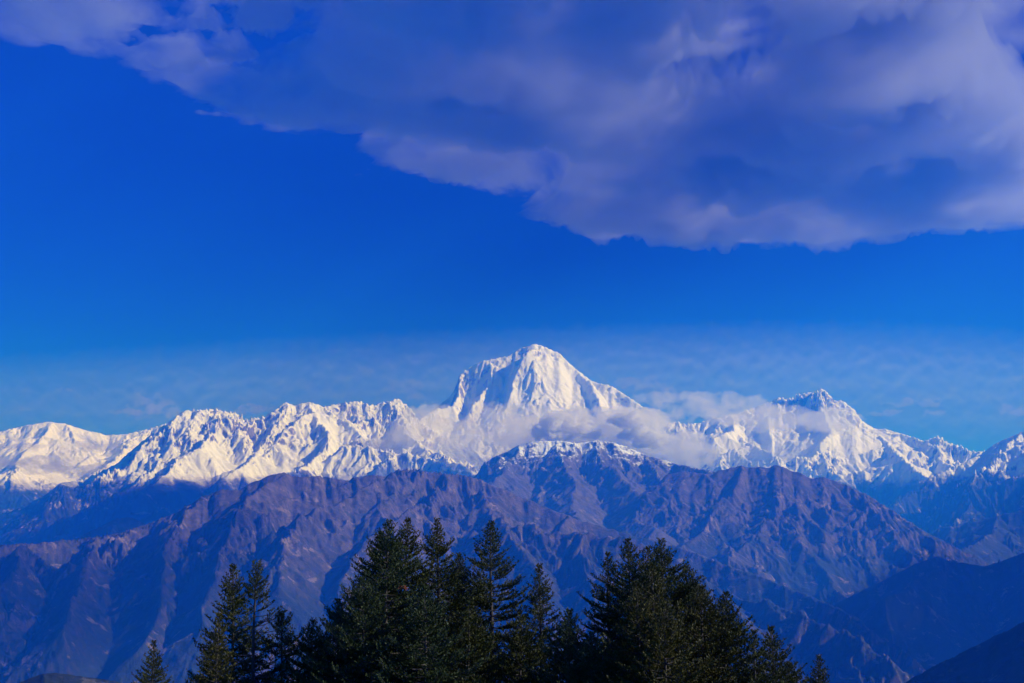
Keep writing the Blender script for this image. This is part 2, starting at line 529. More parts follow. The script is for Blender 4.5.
tag(o, 'broad brown mountain dusted with snow below the white peak', 'mountain', kind='structure')

# far dark hills on the right
o = massif('mountain', M_FOREST,
           [(880, 560, 21), (905, 545, 21.5), (925, 535, 22), (940, 528, 22), (960, 525, 22), (985, 519, 22), (1005, 514, 22), (1024, 510, 22), (1060, 500, 22), (1120, 490, 22)],
           [[(1005, 514, 22), (980, 540, 20), (950, 560, 18)]],
           (860, 1150), (16, 25), drow=35, slope=0.45, lam=1400, amp=90, seed=19, spur=dict(step=1800, length=2000, drop=0.3), jag=0.8, octaves=5)
tag(o, 'dark hazy ridge below the snow at the right edge', 'mountain', kind='structure')

# small ridge peeping behind the left slope
o = massif('mountain', M_ROCK,
           [(20, 560, 18), (60, 546, 18), (84, 534, 18), (100, 527, 18), (115, 518.5, 18), (131, 517, 18), (145, 524, 18), (165, 532, 18), (210, 550, 18)],
           [[(115, 518.5, 18), (105, 545, 16.5)]],
           (10, 230), (15, 20.5), drow=25, slope=0.45, lam=900, amp=70, seed=23, spur=dict(step=1200, length=1500, drop=0.35), jag=0.8, octaves=5)
tag(o, 'small pinkish ridge showing behind the long brown slope', 'mountain', kind='structure')

# pyramid of brown rock on the right
o = massif('mountain', M_ROCK,
           [(660, 476, 17.4), (684, 471, 17.4), (714, 475, 17.4), (718, 470, 17.4), (741, 466, 17.4), (768, 468, 17.4), (775, 463.7, 17.4), (792, 471, 17.4), (812, 478, 17.4), (825, 477, 17.4), (846, 485, 17.3),
            (872.5, 498, 17.1), (899.5, 515, 16.8), (926, 532, 16.5), (953, 545.5, 16.2), (980, 559, 15.8), (995, 568, 15.5), (1030, 590, 15.1)],
           [[(775, 464, 17.4), (779, 490, 16.7), (776, 513, 16.2), (752, 535, 15.6), (728, 556, 15.1), (700, 580, 14.6)],
            [(776, 513, 16.2), (800, 545, 15.5), (834, 593, 14.6)],
            [(812, 478, 17.4), (832, 520, 16.4), (862, 560, 15.6), (878, 585, 15.0)],
            [(741, 466, 17.4), (727, 500, 16.5), (700, 535, 15.7), (680, 550, 15.3)],
            [(855, 490, 17.2), (888, 528, 16.4), (915, 552, 15.8)]],
           (640, 1050), (13, 20), drow=16, slope=0.55, conc=60, clen=200, lam=640, amp=28, seed=29, rugged=30, gain=0.58, warp=170,
           spur=dict(step=2300, length=1300, drop=0.40, jitter=0.7, sub=0), jag=1.6, auto_from=[0, 1])
tag(o, 'brown pyramid mountain with dark gullies right of centre', 'mountain', kind='structure')

# dark hill in the right-hand valley
o = massif('hill', M_FOREST,
           [(800, 625, 13.4), (842, 600, 13.4), (880, 582, 13.4), (915, 564, 13.4), (937, 556, 13.4), (955, 562, 13.4), (985, 566, 13.4), (1005, 560, 13.4), (1024, 552, 13.4), (1060, 540, 13.4), (1120, 530, 13.4)],
           [],
           (780, 1150), (10.5, 15.0), drow=20, slope=0.62, lam=800, amp=45, seed=31, spur=dict(step=1800, length=900, drop=0.5), jag=0.6, octaves=5)
tag(o, 'dark blue forested hill in the valley at the right', 'hill', kind='structure')

# long brown ridge across the left and centre
o = massif('mountain', M_ROCK,
           [(-90, 552, 12.5), (-40, 548, 12.6), (0, 545, 12.7), (40, 543, 12.8), (57, 541, 12.8), (90, 538, 12.9), (120, 533, 13), (150, 523, 13), (170, 515, 13), (190, 505, 13), (200, 497, 13.1),
            (222, 490, 13.1), (240, 490, 13.1), (250, 483, 13.1), (270, 475, 13.1), (283, 473, 13.2), (300, 477, 13.2), (320, 476, 13.3), (342, 480, 13.3),
            (362, 476.5, 13.4), (386, 475, 13.4), (406, 468, 13.5), (423, 471, 13.5), (443, 473, 13.6), (470, 476, 13.8), (500, 488, 13.8), (540, 505, 13.7), (580, 520, 13.6), (620, 532, 13.5),
            (650, 540, 13.4), (684, 549, 13.2), (704, 556, 13.1), (728, 566, 12.9), (752, 573, 12.7), (786, 586.5, 12.4), (820, 600, 12.1), (838, 607.6, 11.9), (861.5, 620.6, 11.6),
            (889, 641, 11.3), (904, 648.6, 11.1), (925, 668, 10.7), (950, 690, 10.2)],
           [[(283, 474, 13.2), (268, 488, 12.7), (257, 499, 12.3), (240, 525, 11.8), (227, 547, 11.3), (215, 580, 10.7), (200, 625, 9.9)],
            [(406, 469, 13.5), (365, 487, 12.8), (330, 505, 12.2), (307, 519, 11.7), (296, 535, 11.3), (287, 550, 10.9), (270, 590, 10.2), (250, 640, 9.5)],
            [(443, 473, 13.6), (420, 500, 12.7), (395, 522, 11.9), (372, 537, 11.4), (355, 560, 10.9), (345, 590, 10.4), (330, 640, 9.7)],
            [(470, 476, 13.8), (482, 500, 13), (497, 520, 12.2), (518, 521, 11.8), (532, 548, 11.2), (545, 590, 10.5), (552, 640, 9.8)],
            [(518, 521, 11.8), (556, 530, 11.7), (592, 535, 11.6), (624, 538, 11.5), (643, 547, 11.4), (690, 568, 11.2), (715, 585, 11.1), (740, 606, 10.8), (760, 640, 10.2)],
            [(592, 535, 11.6), (590, 570, 10.9), (600, 610, 10.2)],
            [(728, 588, 12.2), (752, 602, 11.4), (773, 600, 11.1), (797, 607, 10.9), (814, 614, 10.6), (850, 637, 10.2), (880, 662, 9.8)],
            [(773, 600, 11.1), (805, 625, 10.6), (834, 647, 10.2), (850, 672, 9.8)],
            [(200, 497, 13.1), (185, 530, 12.2), (165, 565, 11.4), (150, 605, 10.6), (140, 650, 9.8)],
            [(120, 533, 13), (100, 555, 12.2), (75, 590, 11.2), (50, 630, 10.2)],
            [(40, 543, 12.8), (15, 575, 11.8), (-20, 615, 10.8)]],
           (-90, 960), (8.3, 15.5), drow=15, slope=0.66, conc=50, clen=150, lam=620, amp=26, seed=37, rugged=30, gain=0.60, warp=170, octaves=6,
           spur=dict(step=1700, length=1100, drop=0.42, bias=-0.3, jitter=0.8, sub=0), jag=1.6)
tag(o, 'long brown ridge with blue shadowed gullies crossing the centre', 'mountain', kind='structure')

# near dark hills at the two lower corners
o = massif('hill', M_FOREST,
           [(860, 720, 6.0), (906, 682, 6.0), (930, 668, 6.0), (957, 655, 6.0), (991, 638, 6.0), (1024, 622, 6.0), (1070, 600, 6.0), (1130, 590, 6.0)],
           [[(1070, 600, 6), (1040, 680, 5.2)]], (840, 1140), (4.2, 7.8), drow=11, slope=0.5, lam=420, amp=24, seed=41, jag=0.8, octaves=5, warp=40, conc=5, clen=50, fix=1)
tag(o, 'near black-blue hillside filling the lower right corner', 'hill', kind='structure')
o = massif('hill', M_FOREST,
           [(-60, 720, 4.2), (-10, 695, 4.2), (23, 681, 4.2), (43, 673, 4.2), (67, 674, 4.2), (100, 679, 4.2), (125, 683, 4.2), (170, 700, 4.2), (230, 740, 4.2)],
           [[(43, 673, 4.2), (40, 720, 3.7)]], (-80, 240), (3.2, 5.2), drow=9, slope=0.5, lam=300, amp=12, seed=43, jag=0.8, octaves=5, warp=30, conc=5, clen=50)
tag(o, 'dark wooded hilltop at the lower left corner', 'hill', kind='structure')


# ------------------------------------------------------------------ haze
def box_mesh(name, lo, hi, mat):
    x0, y0, z0 = lo; x1, y1, z1 = hi
    V = [(x0, y0, z0), (x1, y0, z0), (x1, y1, z0), (x0, y1, z0), (x0, y0, z1), (x1, y0, z1), (x1, y1, z1), (x0, y1, z1)]
    Fc = [(0, 3, 2, 1), (4, 5, 6, 7), (0, 1, 5, 4), (1, 2, 6, 5), (2, 3, 7, 6), (3, 0, 4, 7)]
    return mesh_obj(name, V, Fc, mat, smooth=False)


HZ = bpy.data.materials.new('valley haze')
HZ.use_nodes = True
HZ.node_tree.nodes.clear()
ho = HZ.node_tree.nodes.new('ShaderNodeOutputMaterial')
hv = HZ.node_tree.nodes.new('ShaderNodeVolumePrincipled')
hv.inputs['Color'].default_value = (0.012, 0.20, 1.0, 1)
hv.inputs['Absorption Color'].default_value = (1, 1, 1, 1)
hv.inputs['Density'].default_value = 6.2e-5
hv.inputs['Anisotropy'].default_value = 0.0
HZ.node_tree.links.new(hv.outputs[0], ho.inputs['Volume'])
o = box_mesh('haze', (-52000, -52000, -2400), (52000, 52000, 5250), HZ)
tag(o, 'thin blue haze filling the valleys and veiling the far range', 'haze', kind='stuff')


# ------------------------------------------------------------------ clouds
def volume_mat(name, density, color=(1, 1, 1), aniso=0.2):
    m = bpy.data.materials.new(name)
    m.use_nodes = True
    m.node_tree.nodes.clear()
    out = m.node_tree.nodes.new('ShaderNodeOutputMaterial')
    v = m.node_tree.nodes.new('ShaderNodeVolumePrincipled')
    v.inputs['Color'].default_value = (*color, 1)
    v.inputs['Density'].default_value = density
    v.inputs['Anisotropy'].default_value = aniso
    m.node_tree.links.new(v.outputs[0], out.inputs['Volume'])
    return m


def shell(name, C, D, A, B, mat):
    """closed body between two sheets: centres C (n,m,3), direction D (n,m,3), offsets -A and +B; where A+B is 0 the sheets meet"""
    n, m = A.shape
    T = A + B
    T[0, :] = T[-1, :] = 0; T[:, 0] = T[:, -1] = 0
    solid = T > 1e-3
    A = np.where(solid, A, 0)[..., None]; B = np.where(solid, B, 0)[..., None]
    lo = (C - D * A).reshape(-1, 3); hi = (C + D * B).reshape(-1, 3)
    idx = np.arange(n * m).reshape(n, m)
    hid = np.where(solid, idx + n * m, idx)
    cell = solid[:-1, :-1] | solid[1:, :-1] | solid[:-1, 1:] | solid[1:, 1:]
    f1 = np.stack([idx[:-1, :-1], idx[1:, :-1], idx[1:, 1:], idx[:-1, 1:]], -1)[cell]
    f2 = np.stack([hid[:-1, :-1], hid[:-1, 1:], hid[1:, 1:], hid[1:, :-1]], -1)[cell]
    V = np.concatenate([lo, hi]); Fc = np.concatenate([f1, f2])[:, ::-1]
    used = np.zeros(len(V), bool); used[Fc.ravel()] = True
    rm = np.cumsum(used) - 1
    return mesh_obj(name, V[used], rm[Fc], mat)


def poly_dist(X, Y, P):
    """signed distance to the open edge line P: positive on its left side"""
    best = np.full(X.shape, 1e12); sg = np.ones(X.shape)
    for (ax, ay), (bx, by) in zip(P[:-1], P[1:]):
        ex, ey = bx - ax, by - ay
        t = np.clip(((X - ax) * ex + (Y - ay) * ey) / (ex * ex + ey * ey), 0, 1)
        dx, dy = X - ax - t * ex, Y - ay - t * ey
        d = dx * dx + dy * dy
        c = ex * (Y - ay) - ey * (X - ax)
        up = d < best
        best = np.where(up, d, best); sg = np.where(up, np.sign(c), sg)
    return np.sqrt(best) * sg


DECK_Z = 5720.0
deck_edge = [(-140, -5), (-60, 18), (0, 38), (40, 58), (90, 78), (150, 100), (200, 126), (260, 138), (310, 156), (360, 184), (410, 180), (460, 188), (500, 206),
             (512, 218), (540, 228), (590, 238), (640, 233), (680, 243), (740, 247), (800, 243), (860, 243), (930, 231), (980, 228), (1024, 222), (1120, 214), (1250, 205)]


DECK_MAT = volume_mat('grey stratocumulus', 0.0016, (0.63, 0.625, 0.63), 0.4)
_t = DECK_MAT.node_tree
_G = NG(_t)
_v = [n for n in _t.nodes if n.type == 'PRINCIPLED_VOLUME'][0]
_mp = _G.n('ShaderNodeMapping')
_mp.inputs['Scale'].default_value = (1, 0.8, 1.5)
_G.l(_G.pos().outputs['Position'], _mp.inputs['Vector'])
_f = _G.noise(0.00042, 7, 0.62, _mp.outputs[0], 0.3)
_G.l(_G.math('MULTIPLY', _G.math('POWER', _G.step(_f, 0.30, 0.68), 1.5), 0.0048), _v.inputs['Density'])
DECK_MAT.cycles.volume_step_rate = 0.21


def deck_cloud():
    E = []
    for px, py in deck_edge:
        az, t = ray(px, py); r = (DECK_Z - EYE) / t
        E.append((r * math.sin(az), r * math.cos(az)))
    E = E[::-1]
    x = np.linspace(-12000, 13500, 640); y = np.linspace(11300, 33000, 480)
    X, Y = np.meshgrid(x, y, indexing='ij')
    wx = X + 480 * fbm(X / 2700, Y / 2700, 5, 201); wy = Y + 640 * fbm(X / 2700 + 9, Y / 2700, 5, 207)
    d = poly_dist(wx, wy, E)
    side = np.minimum(np.minimum(X + 11500, 2.5 * (Y - 13000)), np.minimum(32500 - Y, 3 * (0.415 * Y - X) + 500 * fbm(X / 1500, Y / 1500, 4, 251)))
    d = np.minimum(d, side)
    big = fbm(X / 5100 + 3, Y / 5100, 3, 211); mid = fbm(X / 1950, Y / 2350 + 5, 6, 221, 0.55)
    e = np.clip(d / np.interp(X, [-4000, 1500], [5600.0, 3800.0]), 0, 1)
    e = 0.30 * np.clip(d / np.interp(X, [-4000, 1500], [5200.0, 900.0]), 0, 1) ** 1.6 + 0.70 * e * e * (3 - 2 * e)
    fine = fbm(X / 620, Y / 800 + 3, 5, 241, 0.6)
    T = 1500 * ((e * (1.0 + 0.7 * big + 1.5 * mid + 0.55 * fine * np.clip(d / 2500, 0, 1)).clip(0.16 * e, None)) + 0.10 * mid * np.clip(d / 500, 0, 1) - 0.02)
    T = np.maximum(T, 0) * (d > 0)
    lump = np.clip(0.45 + 0.40 * mid + 0.2 * fine, 0.08, 0.92)
    C = np.stack([X, Y, DECK_Z + 0 * X], -1)
    D = np.zeros_like(C); D[..., 2] = 1
    o = shell('cloud', C, D, np.minimum(T * lump * 0.6, 430), T * (1 - 0.5 * lump), DECK_MAT)
    tag(o, 'huge grey cloud bank hanging across the top of the sky', 'cloud')


deck_cloud()


def shade_cloud(label, cx, cy, rx, ry, dens, seed, z=5750.0, thick=700.0):  # cloud added out of view to cast shade on trees and slopes
    x = np.linspace(cx - rx * 1.5, cx + rx * 1.5, 90); y = np.linspace(cy - ry * 1.5, cy + ry * 1.5, 90)
    X, Y = np.meshgrid(x, y, indexing='ij')
    q = 1 - np.hypot((X - cx) / rx, (Y - cy) / ry) + 0.35 * fbm(X / 1800, Y / 1800, 4, seed)
    T = thick * np.sqrt(np.clip(q, 0, 1)) * (1 + 0.4 * fbm(X / 900, Y / 900, 3, seed + 5))
    T = np.maximum(T, 0)
    C = np.stack([X, Y, z + 0 * X], -1); D = np.zeros_like(C); D[..., 2] = 1
    o = shell('cloud', C, D, T * 0.3, T * 0.7, volume_mat('cloud vapour', dens))
    tag(o, label, 'cloud')


shade_cloud('added lone cloud, unseen off to the right, shading the wooded knoll', 8900, 600, 2600, 2700, 0.0004, 301)
shade_cloud('added long cloud, unseen off to the right, shading the near valley', 6000, 9200, 2300, 1600, 0.0016, 311)
shade_cloud('added cloud, unseen off to the far right, shading the right hand valley', 15600, 10900, 2200, 2700, 0.0045, 321)
shade_cloud('added small cloud, unseen off to the right, shading the nearest right hand hill', 12400, 4200, 1500, 1500, 0.004, 331)


def bank(label, rkm, blobs, density, depth, seed, noise=0.55, scale=26.0, color=(1, 1, 1), res=1.0, thr=0.32, aniso=0.2, stretch=1.7, billow=0.3):
    """a cloud whose outline is a sum of soft lumps (px, py, half width, half height, weight), with depth along the view"""
    bl = np.array([b if len(b) == 5 else (*b, 1.0) for b in blobs], float)
    x0, x1 = (bl[:, 0] - 2.6 * bl[:, 2]).min(), (bl[:, 0] + 2.6 * bl[:, 2]).max()
    y0, y1 = (bl[:, 1] - 2.6 * bl[:, 3]).min(), (bl[:, 1] + 2.6 * bl[:, 3]).max()
    px = np.linspace(x0, x1, int((x1 - x0) / res) + 8); py = np.linspace(y0, y1, int((y1 - y0) / res) + 8)
    PX, PY = np.meshgrid(px, py, indexing='ij')
    q = np.zeros_like(PX)
    wx = PX + 5 * fbm(PX / 15, PY / 12, 4, seed); wy = PY + 4 * fbm(PX / 15 + 7, PY / 12, 4, seed + 3)
    for bx, by, sx, sy, w in bl:
        q += w * np.exp(-((wx - bx) / sx) ** 2 - ((wy - by) / sy) ** 2)
    q = 1 - np.exp(-1.3 * q)
    nz = fbm(PX / scale, PY / (scale / stretch), 6, seed + 11, 0.55)
    q = q * (1 + noise * nz) - thr
    bil = np.abs(fbm(PX / 13 + 3, PY / 10, 4, seed + 31))
    T = depth * np.maximum(q, 0) ** 0.8 * (1 - billow + billow * 1.8 * np.minimum(bil, 1.2) ** 0.7)
    lump = 0.5 + 0.35 * np.clip(fbm(PX / 16, PY / 12, 5, seed + 21), -1, 1)
    r = rkm * 1000.0
    a = (PX - W_PX / 2) / F_PX; b = (H_PX / 2 - PY) / F_PX
    dx = a; dy = math.cos(PITCH) - b * math.sin(PITCH); dz = math.sin(PITCH) + b * math.cos(PITCH)
    h = np.hypot(dx, dy)
    C = np.stack([r * dx / h, r * dy / h, EYE + r * dz / h], -1)
    D = np.stack([dx / h, dy / h, 0 * dx], -1)
    o = shell('cloud', C, D, T * lump, T * (1 - lump), volume_mat('cloud vapour', density, color, aniso))
    tag(o, label, 'cloud')
    return o


bank('soft lavender cloud spread along the foot of the great peak', 32.2,
     [(540, 432, 40, 15), (600, 432, 44, 16), (645, 432, 26, 16), (672, 446, 30, 12), (700, 458, 22, 9, 0.8), (585, 416, 24, 8, 0.6), (630, 418, 22, 8, 0.6)],
     0.0018, 3000, 401, 0.6, 30, thr=0.22, aniso=0.0)
bank('bright white puff under the middle of the great peak', 29.4,
     [(556, 426, 17, 10), (572, 424, 15, 9), (545, 434, 16, 7), (580, 434, 20, 7, 0.9), (565, 417, 9, 5, 0.7)], 0.0065, 1700, 403, 0.55, 14, res=0.6, billow=0.5, aniso=0.0)
bank('bright white puff under the right shoulder of the great peak', 29.2,
     [(632, 422, 17, 9), (646, 430, 13, 12), (620, 418, 12, 6, 0.8), (654, 440, 13, 8, 0.9), (636, 436, 14, 7, 0.7)], 0.0065, 1700, 407, 0.55, 14, res=0.6, billow=0.5, aniso=0.0)
bank('lavender cloud veil left of the white billowing cloud', 31.5,
     [(400, 440, 34, 12, 0.7), (440, 430, 34, 16, 0.9), (480, 440, 44, 18), (520, 428, 34, 15), (505, 408, 24, 7, 0.6), (465, 460, 60, 8, 0.8), (425, 412, 22, 8, 0.7)],
     0.0007, 2600, 421, 0.75, 28, thr=0.22)
bank('thin cloud wrapped round the pointed right summit', 33,
     [(700, 412, 30, 11), (735, 408, 30, 11, 0.8), (765, 418, 36, 12), (810, 419, 36, 11), (842, 424, 18, 11), (700, 395, 24, 7, 0.5), (660, 400, 26, 9, 0.6)],
     0.0008, 2400, 441, 0.75, 28, thr=0.24)
bank('purple grey cloud drifting over the left snow ridge', 40,
     [(150, 412, 26, 6), (145, 398, 13, 8, 0.9), (165, 405, 14, 7, 0.8), (130, 413, 20, 4, 0.7)], 0.0006, 1600, 461, 0.9, 14, color=(0.62, 0.6, 0.68))
bank('flat dark cloud streaks above the right end of the range', 44,
     [(910, 404, 30, 2.6), (885, 413, 24, 2.6), (935, 414, 12, 2.4, 0.8), (925, 402, 20, 2.2, 0.8)], 0.0006, 1600, 471, 0.9, 12, res=0.6, color=(0.62, 0.6, 0.68))
bank('small dark cloud streak at the right edge', 44, [(1012, 409, 18, 3), (1035, 413, 20, 3), (1020, 420, 10, 2, 0.7)], 0.0006, 1600, 481, 0.9, 12, res=0.6, color=(0.62, 0.6, 0.68))
bank('low mist lying over the far left snow slopes', 33.2,
     [(30, 462, 44, 7), (80, 470, 40, 6), (95, 448, 34, 6, 0.7), (20, 446, 30, 5, 0.6), (120, 478, 30, 5, 0.7)], 0.0011, 2000, 491, 0.6, 22, stretch=2.4, color=(0.85, 0.83, 0.9))
bank('small faint cloud tuft above the left end of the range', 43, [(66, 388, 9, 3.2), (20, 408, 14, 3, 0.7)], 0.0005, 1400, 501, 0.9, 8, res=0.6, color=(0.62, 0.6, 0.68))
bank('dim cloud tuft behind the jagged left ridge', 40, [(262, 409, 20, 5), (240, 411, 12, 4, 0.8)], 0.0006, 1400, 511, 0.9, 10, res=0.7, color=(0.62, 0.6, 0.68))
bank('faint cloud wisp beside the right shoulder of the great peak', 41, [(640, 384, 22, 6), (662, 392, 16, 6, 0.8), (625, 381, 10, 4, 0.8)], 0.0006, 1500, 521, 0.9, 12, res=0.8, color=(0.62, 0.6, 0.68))
bank('faint cloud wisp beside the left shoulder of the great peak', 41, [(405, 386, 20, 6), (420, 396, 14, 6, 0.8)], 0.0005, 1400, 531, 0.9, 12, res=0.8, color=(0.62, 0.6, 0.68))
bank('pale thin veil of cloud low in the sky behind the range', 46.5,
     [(60, 415, 260, 34, 0.8), (330, 400, 240, 34, 0.8), (600, 385, 260, 34, 0.8), (850, 390, 240, 40, 0.8), (1080, 410, 220, 36, 0.8)], 0.00016, 2600, 541, 0.03, 300, res=3.0, thr=0.06, stretch=5.0, billow=0.0)


# ------------------------------------------------------------------ firs
def needle_mat(name, c1, c2):
    m, t, b = new_mat(name)
    G = NG(t)
    geo = G.pos()
    n = G.noise(1.3, 3, 0.6, geo.outputs['Position'])
    f = G.math('ADD', G.math('MULTIPLY', n, 0.9), G.math('MULTIPLY', geo.outputs['Random Per Island'], 0.5))
    c = G.mix(G.step(f, 0.35, 1.0), c1, c2)
    G.l(c, b.inputs['Base Color'])
    b.inputs['Roughness'].default_value = 0.55
    b.inputs['Specular IOR Level'].default_value = 0.3
    return m


def bark_mat():
    m, t, b = new_mat('fir bark')
    G = NG(t)
    n = G.noise(9.0, 6, 0.65, G.pos().outputs['Position'])
    G.l(G.mix(n, (0.05, 0.04, 0.032), (0.16, 0.135, 0.115)), b.inputs['Base Color'])
    b.inputs['Roughness'].default_value = 0.9
    return m


BARK = bark_mat()
NEEDLES = {'dark': needle_mat('dark fir needles', (0.036, 0.046, 0.007), (0.105, 0.112, 0.018)),
           'blue': needle_mat('bluish fir needles', (0.030, 0.046, 0.012), (0.078, 0.108, 0.032)),
           'olive': needle_mat('olive fir needles', (0.050, 0.050, 0.008), (0.135, 0.120, 0.020)),
           'rust': needle_mat('dead orange needles', (0.25, 0.07, 0.03), (0.40, 0.12, 0.05))}


def tube(P, rad, k=6):
    P = np.asarray(P, float); n = len(P)
    T = np.gradient(P, axis=0); T /= np.linalg.norm(T, axis=1)[:, None] + 1e-9
    up = np.where(np.abs(T[:, 2:3]) > 0.9, np.array([[1.0, 0, 0]]), np.array([[0, 0, 1.0]]))
    U = np.cross(T, up); U /= np.linalg.norm(U, axis=1)[:, None] + 1e-9
    Wv = np.cross(T, U)
    a = np.linspace(0, 2 * math.pi, k, endpoint=False)
    V = P[:, None] + np.asarray(rad)[:, None, None] * (np.cos(a)[None, :, None] * U[:, None] + np.sin(a)[None, :, None] * Wv[:, None])
    idx = np.arange(n * k).reshape(n, k); nx = np.roll(idx, -1, 1)
    F = np.stack([idx[:-1], nx[:-1], nx[1:], idx[1:]], -1).reshape(-1, 4)
    return V.reshape(-1, 3), F


def nrm(v):
    return v / (np.linalg.norm(v, axis=-1, keepdims=True) + 1e-9)


def fir(px, py, r, slope, kind, label, seed, sparse=0.0, bare=0.0, flat=0.0, lean=0.0, twig=1.0, gap=1.0):
    """one fir whose tip stands at (px, py) of the view, r metres away; slope = crown radius per metre below the tip"""
    rng = np.random.default_rng(seed)
    slope *= 1.85
    x, y, z = pt(px, py, r / 1000.0)
    gz = float(ground_h(np.array([[x]]), np.array([[y]]))[0, 0]) - 0.35
    Ht = z - gz
    root = bpy.data.objects.new('fir_tree', None); COL.objects.link(root)
    root.location = (x, y, gz); root.empty_display_size = 0.5
    tag(root, label, 'tree', 'firs on the knoll')
    # trunk
    zz = np.linspace(0, Ht, 14)
    wob = np.stack([0.10 * np.sin(zz * 0.5 + rng.uniform(0, 6)) * (zz / Ht), 0.10 * np.cos(zz * 0.45 + rng.uniform(0, 6)) * (zz / Ht)], -1)
    wob -= wob[-1] * (zz / Ht)[:, None]
    P = np.column_stack([wob, zz])
    rad = 0.014 * Ht * (1 - zz / Ht) ** 0.85 + 0.010
    V, F = tube(P, rad, 8)
    mesh_obj('trunk', V, F, BARK, root)
    bV, bF, nb = [], [], 0
    nb_list = []          # needle starts, directions, lengths, widths
    depth = 0.0
    S, Dn, Ln, Wn = [], [], [], []
    vis = 9.5              # metres of crown the eye can see
    d = 0.10
    while d < Ht - 1.2:
        near = d < vis
        nbr = rng.integers(4, 7) if d > 0.5 else 4
        a0 = rng.uniform(0, 6.28)
        for k in range(nbr):
            if rng.uniform() < sparse and d > 0.8: continue
            a = a0 + k * 6.283 / nbr + rng.uniform(-0.3, 0.3)
            L = slope * (d + 0.10) ** 0.92 * rng.uniform(0.72, 1.22)
            if flat: L = (slope * d ** 0.9 if d > flat else slope * (flat * 0.55 + d * 0.45)) * rng.uniform(0.6, 1.3)
            L = max(L, 0.14)
            L *= 1 + lean * math.cos(a)
            if L > 3.6: L = 3.6 * rng.uniform(0.85, 1.05)
            el = np.interp(d, [0, 0.7, 2.0, 5.0, 9.0], [1.0, 0.62, 0.30, 0.06, -0.10]) + rng.uniform(-0.16, 0.16)
            n = max(4, int(L / 0.22) + 2)
            u = np.linspace(0, 1, n)
            h = L * u * math.cos(el)
            v = L * (u * math.sin(el) - 0.10 * u * (1 - u) * 4 * (0.4 + 0.06 * d) + 0.16 * u ** 3)
            yaw = a + rng.uniform(-0.25, 0.25) * u
            zb = Ht - d
            tx = np.interp(zb, zz, P[:, 0]); ty = np.interp(zb, zz, P[:, 1])
            B = np.column_stack([tx + h * np.cos(yaw), ty + h * np.sin(yaw), zb + v])
            br = np.linspace(0.008 + 0.009 * L, 0.004, n)
            Vt, Ft = tube(B, br, 4)
            bV.append(Vt); bF.append(Ft + nb); nb += len(Vt)
            if bare and d > bare and rng.uniform() < 0.75: 
                start = 0.72
            else:
                start = 0.10 if d < 2 else 0.22
            # twigs left and right of the branch, each a bottle brush of needles
            nt_ = max(3, int(L * (1 - start) / (0.075 if near else 0.2) * twig))
            for q in range(nt_):
                w = start + (1 - start) * (q + rng.uniform(0, 0.8)) / nt_
                w = min(w, 0.99)
                i0 = min(int(w * (n - 1)), n - 2); f0 = w * (n - 1) - i0
                p0 = B[i0] * (1 - f0) + B[i0 + 1] * f0
                ax = nrm(B[i0 + 1] - B[i0])
                sd = np.array([-math.sin(a), math.cos(a), 0.0]) * (1 if q % 2 else -1)
                fw = rng.uniform(0.55, 1.0)
                td = nrm(ax * fw + sd * rng.uniform(0.5, 0.9) + np.array([0, 0, rng.uniform(-0.12, 0.30)]))
                tl = min(0.55, (0.05 + 0.05 * min(d, 1.0)) + 0.42 * (1 - w) * L) * rng.uniform(0.7, 1.2)
                m = max(2, int(tl / (0.055 if near else 0.12)))
                uu = (np.arange(m) + rng.uniform(0, 1, m)) / m
                pp = p0 + np.outer(uu * tl, td) + np.outer(uu ** 2, [0, 0, 0.06])
                for rep in range(3 if near else 2):
                    S.append(pp); 
                    sp = rng.normal(0, 1, (m, 3)); sp[:, 2] = np.abs(sp[:, 2]) * 0.9
                    Dn.append(nrm(td * 0.75 + nrm(sp) * 0.75)); Ln.append(rng.uniform(0.08, 0.145, m) * (1 if near else 1.5)); Wn.append(rng.uniform(0.028, 0.048, m) * (1 if near else 1.6))
            # the tip
            m = 4
            S.append(np.repeat(B[-1:], m, 0)); Dn.append(nrm(nrm(B[-1] - B[-2]) + rng.normal(0, 0.35, (m, 3)))); Ln.append(rng.uniform(0.06, 0.11, m)); Wn.append(np.full(m, 0.022))
        d += (0.19 + 0.012 * min(d, 5)) * rng.uniform(0.8, 1.2) * gap if near else 0.6
    # leader needles
    m = 26
    zt = Ht - rng.uniform(0, 0.55, m)
    S.append(np.column_stack([np.zeros(m), np.zeros(m), zt])); Dn.append(nrm(np.column_stack([rng.normal(0, 1, (m, 2)), rng.uniform(0.4, 1.6, m)]))); Ln.append(rng.uniform(0.05, 0.09, m)); Wn.append(np.full(m, 0.02))
    S = np.concatenate(S); Dn = np.concatenate(Dn); Ln = np.concatenate(Ln); Wn = np.concatenate(Wn)
    sdv = nrm(np.cross(Dn, rng.normal(0, 1, Dn.shape)))
    A = S - sdv * (Wn * 0.35)[:, None]; Bq = S + sdv * (Wn * 0.35)[:, None]
    M = S + Dn * (Ln * 0.55)[:, None]
    C1 = M + sdv * (Wn * 0.5)[:, None]; tip = S + Dn * Ln[:, None]; C0 = M - sdv * (Wn * 0.5)[:, None]
    n = len(S); fir.total = getattr(fir, 'total', 0) + n
    V = np.stack([S, C1, tip, C0], 1).reshape(-1, 3)
    F = np.arange(n * 4).reshape(n, 4)
    cr = mesh_obj('crown', V, F, NEEDLES[kind], root, smooth=False)
    mesh_obj('branches', np.concatenate(bV), np.concatenate(bF), BARK, root)
    return root


